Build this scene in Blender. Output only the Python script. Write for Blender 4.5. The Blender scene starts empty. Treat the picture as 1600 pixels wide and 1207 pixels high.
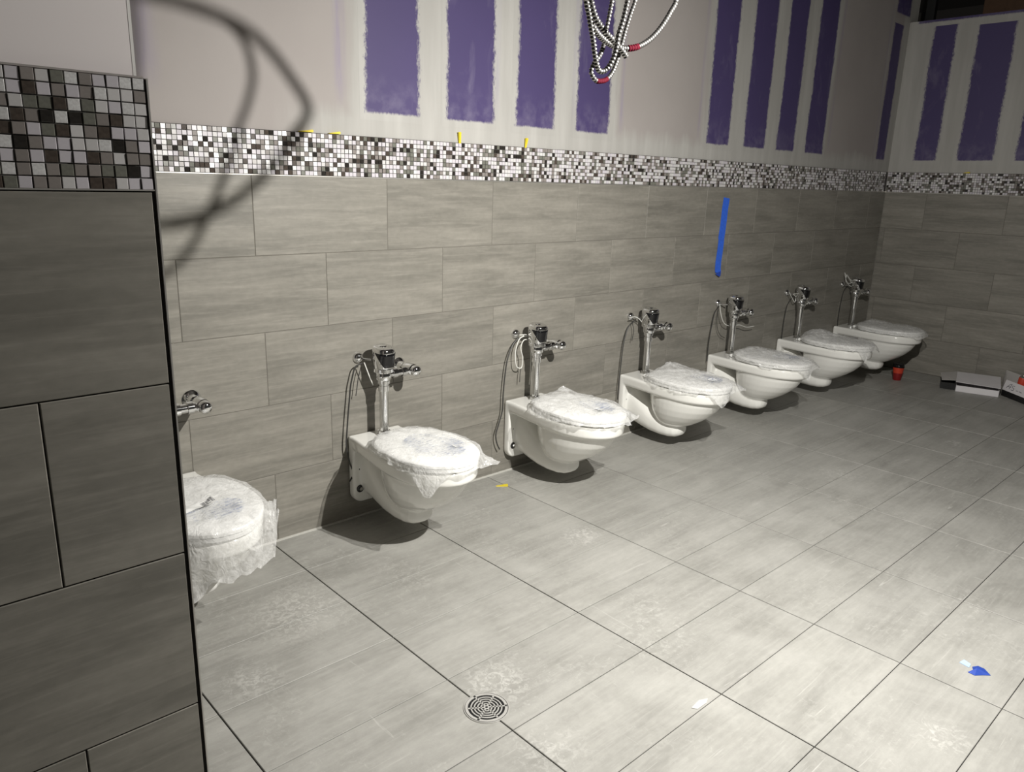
import bpy, bmesh, math, random
from mathutils import Vector, Matrix, noise

scene = bpy.context.scene
col = scene.collection
PI = math.pi

# ------------------------------------------------------------------ camera
# solved from the tile grid: world x along the toilet wall, wall face at y = 0,
# room on the -y side, floor at z = 0 (image taken as 1600 x 1207)
FPX = 1197.70
CAM_R = Vector((0.73574663, -0.67663544, 0.02900662))    # image right
CAM_D = Vector((-0.15565486, -0.21062551, -0.96509505))  # image down
CAM_F = Vector((0.65912705, 0.70555041, -0.26028861))    # forward
CAM_C = Vector((-0.6776, -2.8942, 1.5454))
cd = bpy.data.cameras.new('camera')
cd.sensor_width = 36.0
cd.lens = FPX / 1600 * 36.0
cd.clip_start = 0.05
cam = bpy.data.objects.new('camera', cd)
cam.matrix_world = Matrix(((CAM_R.x, -CAM_D.x, -CAM_F.x, CAM_C.x),
                           (CAM_R.y, -CAM_D.y, -CAM_F.y, CAM_C.y),
                           (CAM_R.z, -CAM_D.z, -CAM_F.z, CAM_C.z),
                           (0, 0, 0, 1)))
col.objects.link(cam)
scene.camera = cam

def hit(px, py, axis, val):
    """photo pixel -> point on the plane coordinate[axis] = val"""
    d = CAM_R * ((px - 800) / FPX) + CAM_D * ((py - 603.5) / FPX) + CAM_F
    t = (val - CAM_C[axis]) / d[axis]
    return CAM_C + d * t

# ------------------------------------------------------------------ world, exposure
w = bpy.data.worlds.new('world')
scene.world = w
w.use_nodes = True
bg = w.node_tree.nodes['Background']
bg.inputs[0].default_value = (1.0, 0.97, 0.9, 1)
bg.inputs[1].default_value = 0.035
vs = scene.view_settings
vs.view_transform = 'Standard'
vs.look = 'None'
vs.exposure = 0.0
vs.gamma = 1.0
vs.use_curve_mapping = False

LAMP = Vector((1.36, -2.22, 2.15))     # hooded work lamp hanging just above the frame
LAMP_AIM = LAMP + Vector((0.28, 0.44, -0.85))
LAMP_W = (112.0, 320.0)                # bare bulb, and the part thrown forward by its reflector

# ------------------------------------------------------------------ helpers
rad_ = math.radians
def tag(o, label=None, cat=None, group=None, kind=None):
    if label: o['label'] = label
    if cat: o['category'] = cat
    if group: o['group'] = group
    if kind: o['kind'] = kind
    return o

def link(name, me, mat=None, parent=None, loc=None, rot=None):
    o = bpy.data.objects.new(name, me)
    col.objects.link(o)
    if mat is not None and me is not None and not me.materials:
        me.materials.append(mat)
    if parent is not None: o.parent = parent
    if loc is not None: o.location = loc
    if rot is not None: o.rotation_euler = rot
    return o

def empty(name, loc=(0, 0, 0), rot=(0, 0, 0)):
    o = bpy.data.objects.new(name, None)
    o.empty_display_size = 0.1
    col.objects.link(o)
    o.location = loc
    o.rotation_euler = rot
    return o

def mesh(name, vs_, fs, smooth=False, mats=None, midx=None):
    me = bpy.data.meshes.new(name)
    me.from_pydata([tuple(v) for v in vs_], [], fs)
    me.update()
    bm = bmesh.new(); bm.from_mesh(me)
    bmesh.ops.recalc_face_normals(bm, faces=bm.faces)
    bm.to_mesh(me); bm.free()
    if smooth:
        me.polygons.foreach_set('use_smooth', [True] * len(me.polygons))
    if mats:
        for m in mats: me.materials.append(m)
    if midx:
        me.polygons.foreach_set('material_index', midx)
    return me

def sheet(name, vs_, fs, smooth=True):
    me = bpy.data.meshes.new(name)
    me.from_pydata([tuple(v) for v in vs_], [], fs)
    me.update()
    if smooth: me.polygons.foreach_set('use_smooth', [True] * len(me.polygons))
    return me

class MB:
    """collects closed shapes, then builds one mesh"""
    def __init__(s): s.v = []; s.f = []
    def add(s, v, f):
        n = len(s.v)
        s.v += [Vector(a) for a in v]
        s.f += [tuple(i + n for i in a) for a in f]
        return s
    def box(s, x0, x1, y0, y1, z0, z1):
        v = [(x, y, z) for z in (z0, z1) for y in (y0, y1) for x in (x0, x1)]
        return s.add(v, [(0, 1, 3, 2), (4, 6, 7, 5), (0, 4, 5, 1), (2, 3, 7, 6), (0, 2, 6, 4), (1, 5, 7, 3)])
    def loft(s, rings, cap0=True, cap1=True):
        n = len(rings[0]); v = []; f = []
        for r in rings: v += [Vector(p) for p in r]
        for i in range(len(rings) - 1):
            for j in range(n):
                k = (j + 1) % n
                f.append((i * n + j, i * n + k, (i + 1) * n + k, (i + 1) * n + j))
        if cap0: f.append(tuple(reversed(range(n))))
        if cap1: f.append(tuple((len(rings) - 1) * n + j for j in range(n)))
        return s.add(v, f)
    def lathe(s, origin, axis, prof, seg=24):
        """prof: list of (distance along the axis, radius)"""
        o = Vector(origin); a = Vector(axis).normalized()
        u = a.orthogonal().normalized(); w_ = a.cross(u)
        rings = [[o + a * t + (u * math.cos(2 * PI * k / seg) + w_ * math.sin(2 * PI * k / seg)) * max(r, 1e-4)
                  for k in range(seg)] for t, r in prof]
        return s.loft(rings)
    def tube(s, pts, r, seg=8):
        pts = [Vector(p) for p in pts]
        rs = r if isinstance(r, (list, tuple)) else [r] * len(pts)
        rings = []; u = None
        for i, p in enumerate(pts):
            t = (pts[min(i + 1, len(pts) - 1)] - pts[max(i - 1, 0)]).normalized()
            if u is None: u = t.orthogonal().normalized()
            u = (u - t * u.dot(t))
            u = u.normalized() if u.length > 1e-6 else t.orthogonal().normalized()
            b = t.cross(u)
            rings.append([p + (u * math.cos(2 * PI * k / seg) + b * math.sin(2 * PI * k / seg)) * rs[i] for k in range(seg)])
        return s.loft(rings)
    def build(s, name, mat, parent=None, smooth=True, sharp=35):
        me = mesh(name, s.v, s.f, smooth, [mat])
        if smooth and sharp: set_sharp(me, sharp)
        return link(name, me, None, parent)

def set_sharp(me, deg):
    bm = bmesh.new(); bm.from_mesh(me)
    a = math.radians(deg)
    for e in bm.edges:
        if len(e.link_faces) == 2 and e.calc_face_angle(0) > a: e.smooth = False
    bm.to_mesh(me); bm.free()

def spline(pts, n):
    """smooth curve through pts (tangents weighted by chord length), n samples a span"""
    P = [Vector(p) for p in pts]
    d = [max((q - p).length, 1e-6) for p, q in zip(P, P[1:])]
    T = []
    for i in range(len(P)):
        if i == 0: T.append((P[1] - P[0]) / d[0])
        elif i == len(P) - 1: T.append((P[-1] - P[-2]) / d[-1])
        else:
            a, b = (P[i] - P[i - 1]) / d[i - 1], (P[i + 1] - P[i]) / d[i]
            T.append((a * d[i] + b * d[i - 1]) / (d[i] + d[i - 1]))
    out = []
    for i in range(len(P) - 1):
        for k in range(n):
            t = k / n; t2 = t * t; t3 = t2 * t
            out.append(P[i] * (2 * t3 - 3 * t2 + 1) + T[i] * (d[i] * (t3 - 2 * t2 + t)) + P[i + 1] * (3 * t2 - 2 * t3) + T[i + 1] * (d[i] * (t3 - t2)))
    out.append(P[-1])
    return out

# ------------------------------------------------------------------ materials
class NT:
    def __init__(s, name):
        s.m = bpy.data.materials.new(name); s.m.use_nodes = True
        s.t = s.m.node_tree; s.n = s.t.nodes
        s.b = s.n['Principled BSDF']
    def new(s, kind, **kw):
        nd = s.n.new(kind)
        for k, v in kw.items(): setattr(nd, k, v)
        return nd
    def ln(s, a, b): s.t.links.new(a, b)
    def val(s, inp, v):
        if isinstance(v, bpy.types.NodeSocket): s.ln(v, inp)
        elif v is not None: inp.default_value = v
    def math(s, op, a, b=None, c=None, clamp=False):
        nd = s.new('ShaderNodeMath', operation=op, use_clamp=clamp)
        for i, v in enumerate((a, b, c)): s.val(nd.inputs[i], v)
        return nd.outputs[0]
    def mix(s, fac, a, b, blend='MIX'):
        nd = s.new('ShaderNodeMix', data_type='RGBA', blend_type=blend)
        s.val(nd.inputs[0], fac)
        for i, v in ((6, a), (7, b)):
            if isinstance(v, tuple) and len(v) == 3: v = (*v, 1)
            s.val(nd.inputs[i], v)
        return nd.outputs[2]
    def noise(s, vec, scale, detail=3, rough=0.5, dist=0.0):
        nd = s.new('ShaderNodeTexNoise')
        s.val(nd.inputs['Vector'], vec); nd.inputs['Scale'].default_value = scale
        nd.inputs['Detail'].default_value = detail; nd.inputs['Roughness'].default_value = rough
        nd.inputs['Distortion'].default_value = dist
        return nd.outputs['Fac']
    def ramp(s, fac, stops):
        nd = s.new('ShaderNodeValToRGB'); s.ln(fac, nd.inputs[0])
        e = nd.color_ramp.elements
        while len(e) < len(stops): e.new(0.5)
        for i, (p, c) in enumerate(stops):
            e[i].position = p
            e[i].color = (c, c, c, 1) if isinstance(c, (int, float)) else (*c, 1)
        return nd.outputs[0]
    def vmul(s, vec, v):
        nd = s.new('ShaderNodeVectorMath', operation='MULTIPLY'); s.ln(vec, nd.inputs[0]); nd.inputs[1].default_value = v
        return nd.outputs[0]
    def vadd(s, a, b):
        nd = s.new('ShaderNodeVectorMath', operation='ADD'); s.ln(a, nd.inputs[0]); s.val(nd.inputs[1], b)
        return nd.outputs[0]
    def bump(s, h, strength, dist=0.01):
        nd = s.new('ShaderNodeBump'); nd.inputs['Strength'].default_value = strength; nd.inputs['Distance'].default_value = dist
        s.ln(h, nd.inputs['Height']); s.ln(nd.outputs[0], s.b.inputs['Normal'])
    def set(s, **kw):
        for k, v in kw.items():
            inp = s.b.inputs[k.replace('_', ' ')]
            if isinstance(v, tuple) and len(v) == 3: v = (*v, 1)
            s.val(inp, v)
        return s

def simple(name, c, rough=0.5, metal=0.0, var=0.06, scale=30.0, **kw):
    n = NT(name)
    tc = n.new('ShaderNodeTexCoord').outputs['Object']
    f = n.noise(tc, scale, 3)
    lo = tuple(x * (1 - var) for x in c); hi = tuple(min(1, x * (1 + var)) for x in c)
    n.set(Base_Color=n.mix(f, lo, hi), Roughness=rough, Metallic=metal, **kw)
    return n.m

def tile_material(name, ca, cb, cc, rough, dusty=False):
    """porcelain tile with long streaks along its length (local x), shifted tile by tile"""
    n = NT(name)
    tc = n.new('ShaderNodeTexCoord').outputs['Object']
    rnd = n.new('ShaderNodeObjectInfo').outputs['Random']
    off = n.math('MULTIPLY', rnd, 37.0)
    cx = n.new('ShaderNodeCombineXYZ'); n.ln(off, cx.inputs[0]); n.ln(n.math('MULTIPLY', rnd, 91.0), cx.inputs[1])
    p = n.vadd(tc, cx.outputs[0])
    s1 = n.noise(n.vmul(p, (1.6, 13.0, 1.0)), 1.0, 4, 0.55, 0.35)
    s2 = n.noise(n.vmul(p, (5.0, 70.0, 1.0)), 1.0, 4, 0.6, 0.4)
    s3 = n.noise(n.vmul(p, (30.0, 55.0, 1.0)), 1.0, 3, 0.6)
    base = n.mix(n.ramp(s1, [(0.3, 0.0), (0.7, 1.0)]), ca, cb)
    base = n.mix(n.math('MULTIPLY', n.ramp(s2, [(0.48, 0.0), (0.72, 1.0)]), 0.40), base, cc)
    grain = n.mix(n.ramp(s3, [(0.3, 0.0), (0.7, 1.0)]), (0.93, 0.93, 0.93), (1.06, 1.06, 1.06))
    base = n.mix(1.0, base, grain, 'MULTIPLY')
    lum = n.math('ADD', 0.95, n.math('MULTIPLY', rnd, 0.10))
    cl = n.new('ShaderNodeCombineXYZ')
    for i in range(3): n.ln(lum, cl.inputs[i])
    base = n.mix(1.0, base, cl.outputs[0], 'MULTIPLY')
    if dusty:
        wp = n.new('ShaderNodeNewGeometry').outputs['Position']
        big = n.noise(wp, 1.7, 3, 0.55, 0.4)
        sm = n.noise(n.vadd(wp, (7, 3, 0)), 42.0, 6, 0.75, 1.0)
        fine = n.noise(wp, 150.0, 3, 0.6)
        m = n.math('MULTIPLY', n.ramp(big, [(0.40, 0.0), (0.66, 1.0)]), n.ramp(sm, [(0.48, 0.0), (0.62, 0.6), (0.75, 1.0)]))
        scr = n.noise(n.vmul(n.vadd(wp, (0, 11, 0)), (3.2, 60.0, 1)), 1.0, 4, 0.55, 1.6)
        sc2 = n.noise(n.vmul(n.vadd(wp, (3, 5, 0)), (52.0, 4.0, 1)), 1.0, 4, 0.55, 1.8)
        scm = n.math('MAXIMUM', n.ramp(scr, [(0.62, 0.0), (0.74, 0.6)]), n.ramp(sc2, [(0.64, 0.0), (0.76, 0.55)]))
        # dried grout haze and a boot print, each where it lies
        for q, r_, amt in ((hit(908, 838, 2, 0), 0.16, 0.9), (hit(1468, 1150, 2, 0), 0.15, 0.7), (hit(775, 1065, 2, 0), 0.17, 0.8), (hit(860, 1165, 2, 0), 0.2, 0.6),
                           (hit(1490, 693, 2, 0), 0.10, 1.0), (hit(480, 955, 2, 0), 0.30, 0.7), (hit(395, 1065, 2, 0), 0.15, 0.6), (hit(1310, 740, 2, 0), 0.25, 0.6)):
            ds = n.new('ShaderNodeVectorMath', operation='DISTANCE'); n.ln(wp, ds.inputs[0]); ds.inputs[1].default_value = q
            k = n.math('SUBTRACT', 1.0, n.math('DIVIDE', ds.outputs['Value'], r_), clamp=True)
            m = n.math('MAXIMUM', m, n.math('MULTIPLY', n.math('MULTIPLY', k, amt * 1.6, clamp=True), n.ramp(sm, [(0.44, 0.0), (0.58, 1.0)])))
        haze = n.math('MULTIPLY', n.ramp(n.noise(n.vadd(wp, (1, 1, 4)), 3.1, 4, 0.6, 0.5), [(0.35, 0.0), (0.75, 1.0)]), 0.30)
        d = n.math('MAXIMUM', n.math('MULTIPLY', m, 0.55), n.math('MULTIPLY', scm, 0.75))
        d = n.math('MAXIMUM', d, haze)
        d = n.math('MULTIPLY', d, n.math('ADD', 0.6, n.math('MULTIPLY', fine, 0.8)), clamp=True)
        base = n.mix(d, base, (0.62, 0.61, 0.575))
        r = n.math('ADD', rough, n.math('MULTIPLY', d, 0.35))
        n.set(Roughness=r)
    else:
        n.set(Roughness=rough)
    n.set(Base_Color=base)
    n.b.inputs['Specular IOR Level'].default_value = 0.4
    n.bump(s2, 0.05, 0.004)
    return n.m

M = {}
M['wall_tile'] = tile_material('wall_tile', (0.170, 0.162, 0.140), (0.272, 0.257, 0.224), (0.345, 0.325, 0.285), 0.42)
M['floor_tile'] = tile_material('floor_tile', (0.252, 0.247, 0.226), (0.332, 0.326, 0.300), (0.387, 0.379, 0.351), 0.45, True)
M['grout_dark'] = simple('grout_dark', (0.035, 0.033, 0.03), 0.9)
M['grout_grey'] = simple('grout_grey', (0.15, 0.14, 0.12), 0.9)
M['grout_mosaic'] = simple('grout_mosaic', (0.075, 0.07, 0.065), 0.85)
M['caulk'] = simple('caulk', (0.55, 0.54, 0.50), 0.7, var=0.15, scale=60)
M['trim'] = simple('trim_metal', (0.62, 0.60, 0.56), 0.35, 0.7)
M['concrete'] = simple('concrete', (0.06, 0.055, 0.05), 0.9)
M['timber'] = simple('timber', (0.10, 0.055, 0.03), 0.8, var=0.3)

def plaster_color(n, wp):
    """painted board left and right, paler joint compound trowelled around the purple strips"""
    sep = n.new('ShaderNodeSeparateXYZ'); n.ln(wp, sep.inputs[0])
    X, Y, Z = sep.outputs
    a = n.noise(wp, 1.1, 4, 0.55)
    b = n.noise(n.vmul(wp, (11, 11, 1.2)), 1.0, 4, 0.6)
    c = n.mix(n.ramp(a, [(0.3, 0.0), (0.7, 1.0)]), (0.335, 0.305, 0.290), (0.385, 0.355, 0.338))
    w1 = n.math('MULTIPLY', n.math('SUBTRACT', b, 0.5), 0.16)
    def zone(x0, x1, soft=0.07):
        e = n.math('MINIMUM', n.math('SUBTRACT', X, x0), n.math('SUBTRACT', x1, X))
        return n.math('DIVIDE', n.math('ADD', e, w1), soft, clamp=True)
    m = n.math('MAXIMUM', zone(1.03, 2.80), zone(3.55, 5.27))
    m = n.math('MAXIMUM', m, n.math('MAXIMUM', zone(6.09, 6.16), zone(6.33, 7.0, 0.02)))
    low = n.math('DIVIDE', n.math('SUBTRACT', n.math('ADD', 1.84, w1), Z), 0.07, clamp=True)
    m = n.math('MAXIMUM', m, n.math('MULTIPLY', low, zone(0.75, 7.0, 0.2)))
    comp = n.mix(n.ramp(b, [(0.4, 0.0), (0.7, 1.0)]), (0.395, 0.385, 0.362), (0.46, 0.45, 0.425))
    c = n.mix(m, c, comp)
    # thin purple ghosting where the board shows through
    def ghost(x, wd, amt):
        d = n.math('ABSOLUTE', n.math('SUBTRACT', n.math('ADD', X, n.math('MULTIPLY', w1, 0.2)), x))
        return n.math('MULTIPLY', n.math('SUBTRACT', 1.0, n.math('DIVIDE', d, wd, clamp=True), clamp=True), amt)
    g = n.math('MAXIMUM', ghost(1.035, 0.035, 0.45), ghost(2.80, 0.03, 0.4))
    g = n.math('MAXIMUM', g, ghost(0.28, 0.07, 0.45))
    for x in (3.55, 5.28, 6.10, 1.60, 1.88, 2.03, 2.41): g = n.math('MAXIMUM', g, ghost(x, 0.025, 0.28))
    g = n.math('MULTIPLY', g, n.ramp(n.noise(n.vmul(wp, (30, 30, 3)), 1.0, 4, 0.7), [(0.35, 0.2), (0.65, 1.0)]))
    g = n.math('MULTIPLY', g, n.math('DIVIDE', n.math('SUBTRACT', Z, 1.80), 0.1, clamp=True))
    return n.mix(g, c, (0.24, 0.20, 0.36))
def plaster_mat():
    n = NT('plaster')
    wp = n.new('ShaderNodeNewGeometry').outputs['Position']
    n.set(Base_Color=plaster_color(n, wp), Roughness=0.85)
    n.bump(n.noise(wp, 60, 4), 0.08, 0.004)
    return n.m
M['plaster'] = plaster_mat()

def purple_mat(name, ca, cb):
    """exposed purple board; u, v hold the distance in metres to the side and bottom edges of the strip"""
    n = NT(name)
    uv = n.new('ShaderNodeUVMap').outputs[0]
    sep = n.new('ShaderNodeSeparateXYZ'); n.ln(uv, sep.inputs[0])
    wp = n.new('ShaderNodeNewGeometry').outputs['Position']
    nz = n.noise(n.vmul(wp, (90, 90, 45)), 1.0, 5, 0.75)
    wob = n.noise(n.vmul(wp, (5, 5, 3)), 1.0, 3, 0.6)
    lim = n.math('ADD', n.math('MULTIPLY', n.math('SUBTRACT', nz, 0.5), 0.060), n.math('MULTIPLY', n.math('SUBTRACT', wob, 0.5), 0.040))
    eu = n.math('SUBTRACT', n.math('ADD', sep.outputs[0], lim), 0.026)
    ev = n.math('SUBTRACT', n.math('ADD', sep.outputs[1], n.math('MULTIPLY', lim, 0.35)), 0.028)
    mask = n.math('MULTIPLY', n.math('DIVIDE', eu, 0.016, clamp=True), n.math('DIVIDE', ev, 0.010, clamp=True))
    sm = n.ramp(n.noise(n.vmul(wp, (5, 5, 2.2)), 1.0, 5, 0.65, 0.8), [(0.55, 0.0), (0.82, 0.25)])
    dust = n.math('MULTIPLY', n.math('SUBTRACT', 1.0, n.math('DIVIDE', sep.outputs[1], 0.20, clamp=True)), n.ramp(n.noise(wp, 16, 4, 0.6), [(0.42, 0.0), (0.75, 0.30)]))
    pur = n.mix(n.noise(wp, 3.0, 3), ca, cb)
    pur = n.mix(n.math('MAXIMUM', sm, dust), pur, (0.42, 0.39, 0.47))
    n.set(Base_Color=n.mix(mask, plaster_color(n, wp), pur), Roughness=0.6)
    return n.m
M['purple'] = purple_mat('purple_board', (0.060, 0.045, 0.130), (0.073, 0.054, 0.152))

CHIP = [simple('chip_white', (0.60, 0.585, 0.58), 0.42, 0.0, 0.06, 200),
        simple('chip_silver', (0.58, 0.55, 0.585), 0.40, 0.0, 0.05, 200),
        simple('chip_foil', (0.76, 0.74, 0.72), 0.36, 0.15, 0.40, 260),
        simple('chip_taupe', (0.25, 0.225, 0.21), 0.3, 0.0, 0.12, 200),
        simple('chip_olive', (0.17, 0.17, 0.145), 0.2, 0.0, 0.35, 170),
        simple('chip_brown', (0.075, 0.06, 0.05), 0.15, 0.0, 0.6, 140),
        simple('chip_black', (0.028, 0.025, 0.022), 0.12, 0.0, 0.6, 140)]
CHIP_W = [17, 23, 12, 19, 13, 10, 7]

M['china'] = simple('vitreous_china', (0.86, 0.855, 0.815), 0.08, 0, 0.01, Coat_Weight=0.5, Coat_Roughness=0.03)
M['seat'] = simple('seat_plastic', (0.88, 0.88, 0.86), 0.25, 0, 0.01)
M['chrome'] = simple('chrome', (0.80, 0.80, 0.80), 0.06, 1.0, 0.01)
M['black_gloss'] = simple('black_lens', (0.006, 0.006, 0.007), 0.06)
M['black'] = simple('black_plastic', (0.012, 0.012, 0.012), 0.45)
M['rubber'] = simple('dark_washer', (0.05, 0.05, 0.05), 0.35, 0.5)
M['cable_dark'] = simple('cable_jacket', (0.04, 0.039, 0.036), 0.5)
M['wire_white'] = simple('wire_white', (0.72, 0.72, 0.68), 0.5)
M['steel'] = simple('galvanised_steel', (0.50, 0.49, 0.47), 0.30, 1.0, 0.12, 60)
M['red_sleeve'] = simple('red_sleeve', (0.055, 0.0015, 0.007), 0.8, Specular_IOR_Level=0.1)
M['blue_tape'] = simple('blue_tape', (0.035, 0.14, 0.72), 0.6, 0, 0.25, 60)
M['blue_scrap'] = simple('blue_scrap', (0.018, 0.06, 0.36), 0.6, 0, 0.2, 60)
M['blue_pale'] = simple('blue_pale', (0.42, 0.58, 0.85), 0.6)
M['yellow'] = simple('yellow_plastic', (0.75, 0.60, 0.03), 0.5)
M['carton'] = simple('white_carton', (0.74, 0.72, 0.735), 0.7, 0, 0.06, 14)
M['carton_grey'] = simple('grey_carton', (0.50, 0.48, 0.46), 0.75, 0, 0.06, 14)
M['ink'] = simple('ink', (0.03, 0.03, 0.05), 0.6)
M['paper'] = simple('paper', (0.50, 0.50, 0.48), 0.7)
M['cup_red'] = simple('cup_red', (0.55, 0.055, 0.025), 0.4)
M['cup_dark'] = simple('cup_dark_red', (0.22, 0.010, 0.012), 0.4)
M['pit_shade'] = simple('pit_shade_disc', (0.004, 0.004, 0.004), 0.9)  # near-black colour painting the shade below the drain grate

def film_mat():
    n = NT('plastic_film')
    tc = n.new('ShaderNodeTexCoord').outputs['Object']
    f = n.noise(tc, 22, 5, 0.65, 1.2)
    a = n.math('ADD', 0.25, n.math('MULTIPLY', n.ramp(f, [(0.35, 0.0), (0.7, 1.0)]), 0.42))
    n.set(Base_Color=(0.94, 0.94, 0.93), Roughness=0.10, Alpha=a, Transmission_Weight=0.0)
    n.b.inputs['Specular IOR Level'].default_value = 0.7
    n.bump(n.noise(tc, 26, 2, 0.4, 3.0), 0.40, 0.012)
    # light also comes through the thin film
    tr = n.new('ShaderNodeBsdfTranslucent'); tr.inputs[0].default_value = (0.94, 0.94, 0.93, 1)
    tp = n.new('ShaderNodeBsdfTransparent')
    m1 = n.new('ShaderNodeMixShader'); m1.inputs[0].default_value = 0.22
    m2 = n.new('ShaderNodeMixShader'); n.ln(a, m2.inputs[0])
    n.ln(tp.outputs[0], m2.inputs[1]); n.ln(tr.outputs[0], m2.inputs[2])
    n.ln(n.b.outputs[0], m1.inputs[1]); n.ln(m2.outputs[0], m1.inputs[2])
    n.ln(m1.outputs[0], n.n['Material Output'].inputs[0])
    return n.m
M['film'] = film_mat()

def print_mat():
    """bluish printing on the film: lines of small unreadable text"""
    n = NT('bag_print')
    uv = n.new('ShaderNodeTexCoord').outputs['Object']
    rows = n.new('ShaderNodeTexWave', wave_type='BANDS', bands_direction='Y')
    n.ln(uv, rows.inputs['Vector']); rows.inputs['Scale'].default_value = 16; rows.inputs['Distortion'].default_value = 1.2
    wd = n.noise(n.vmul(uv, (70, 25, 1)), 1.0, 3, 0.6)
    m = n.math('MULTIPLY', n.ramp(rows.outputs['Fac'], [(0.55, 0.0), (0.8, 1.0)]), n.ramp(wd, [(0.48, 0.0), (0.56, 1.0)]))
    bl = n.noise(uv, 9, 3, 0.5)
    a = n.math('ADD', n.math('MULTIPLY', m, 0.36), n.math('MULTIPLY', n.ramp(bl, [(0.4, 0.0), (0.65, 1.0)]), 0.20))
    n.set(Base_Color=(0.25, 0.30, 0.45), Roughness=0.4, Alpha=a)
    return n.m
M['bag_print'] = print_mat()

# ------------------------------------------------------------------ setting
MOS0, MOS1 = 1.534, 1.7005      # mosaic band
FARX = 6.45
TW, TH = 0.612, 0.3068
_tile = {}
def tile_mesh(wd, ht, mat, th=0.009):
    k = (round(wd, 3), round(ht, 3), mat.name)
    if k not in _tile:
        c = 0.0012; x, y = wd / 2, ht / 2
        v = [(-x, -y, -th), (x, -y, -th), (x, y, -th), (-x, y, -th), (-x, -y, -c), (x, -y, -c), (x, y, -c), (-x, y, -c),
             (-x + c, -y + c, 0), (x - c, -y + c, 0), (x - c, y - c, 0), (-x + c, y - c, 0)]
        f = [(8, 9, 10, 11)]
        for i in range(4):
            j = (i + 1) % 4
            f += [(i, j, 4 + j, 4 + i), (4 + i, 4 + j, 8 + j, 8 + i)]
        _tile[k] = mesh('tile', v, f, False, [mat])
    return _tile[k]

WALLROT = (PI / 2, 0, 0)
FARROT = (PI / 2, 0, -PI / 2)
rng = random.Random(4)

# floor: screed with the tiles laid on it
FX0, FX1, FY0, FY1 = -2.2, FARX, -4.4, 0.0
floor = MB().box(FX0, FX1 + 0.02, FY0, 0.02, -0.06, -0.006).build('floor', M['grout_dark'], None, False)
tag(floor, 'grey streaked floor tiles in a straight grid, dusty with footprints', None, None, 'structure')
XF0, YF0 = 0.6358, -0.3075
i0 = math.floor((FX0 - XF0) / TW)
for i in range(i0, 12):
    for j in range(-1, 14):
        xa, xb = XF0 + i * TW, XF0 + (i + 1) * TW
        ya, yb = YF0 - (j + 1) * TH, YF0 - j * TH
        xa, xb = max(xa, FX0), min(xb, FX1)
        ya, yb = max(ya, FY0), min(yb, FY1)
        if xb - xa < 0.03 or yb - ya < 0.03: continue
        me = tile_mesh(xb - xa - 0.0045, yb - ya - 0.0024, M['floor_tile'])
        link('floor_tile', me, None, floor, ((xa + xb) / 2, (ya + yb) / 2, rng.uniform(-0.0004, 0.0003)))

# toilet wall
wall_back = MB().box(-2.2, FARX + 0.15, 0.008, 0.16, -0.02, 3.4).build('wall_back', M['plaster'], None, False)
tag(wall_back, 'long toilet wall, grey tile below a mosaic band, unfinished plaster above', None, None, 'structure')
bk = MB().box(-2.2, FARX, 0.0014, 0.0082, 0.0, MOS0)
bk.build('thinset_bed', M['grout_grey'], wall_back, False)
def wall_rows(parent, lo, hi, even, odd, place, mat, rows=5, shift={}):
    for r in range(rows):
        z1 = MOS0 - r * TH; z0 = max(0.001, z1 - TH)
        base = (even if r % 2 == 0 else odd) + shift.get(r, 0)
        k = math.floor((lo - base) / TW)
        while base + k * TW < hi - 0.02:
            a, b = max(lo, base + k * TW), min(hi, base + (k + 1) * TW)
            k += 1
            if b - a < 0.02: continue
            me = tile_mesh(b - a - 0.0026, z1 - z0 - 0.0026, mat)
            o = link('wall_tile', me, None, parent)
            place(o, (a + b) / 2, (z0 + z1) / 2, rng.uniform(-0.0003, 0.0003))
def pl_back(o, s, z, e): o.location = (s, e, z); o.rotation_euler = WALLROT
wall_rows(wall_back, -2.2, FARX, 0.637, 0.943, pl_back, M['wall_tile'], 5, {2: 0.02, 4: 0.03})
MB().box(-2.2, FARX, -0.0016, 0.004, MOS0 - 0.001, MOS0 + 0.0022).build('edge_trim', M['trim'], wall_back, False)
MB().box(-2.2, FARX, -0.007, 0.003, -0.001, 0.007).build('base_caulk', M['caulk'], wall_back, False)

# far wall (lower than the toilet wall, the dark roof space shows above it)
wall_right = MB().box(FARX + 0.008, FARX + 0.15, -4.4, 0.008, -0.02, 2.905).build('wall_right', M['plaster'], None, False)
tag(wall_right, 'far end wall, grey tile and mosaic under purple board with pale joint bands', None, None, 'structure')
MB().box(FARX + 0.0014, FARX + 0.0082, -4.4, 0, 0.0, MOS0).build('thinset_bed', M['grout_grey'], wall_right, False)
def pl_far(o, s, z, e): o.location = (FARX - e, -s, z); o.rotation_euler = FARROT
wall_rows(wall_right, 0.0, 4.4, 0.348, 0.654, pl_far, M['wall_tile'])
MB().box(FARX - 0.0016, FARX + 0.004, -4.4, 0, MOS0 - 0.001, MOS0 + 0.0022).build('edge_trim', M['trim'], wall_right, False)

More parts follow.
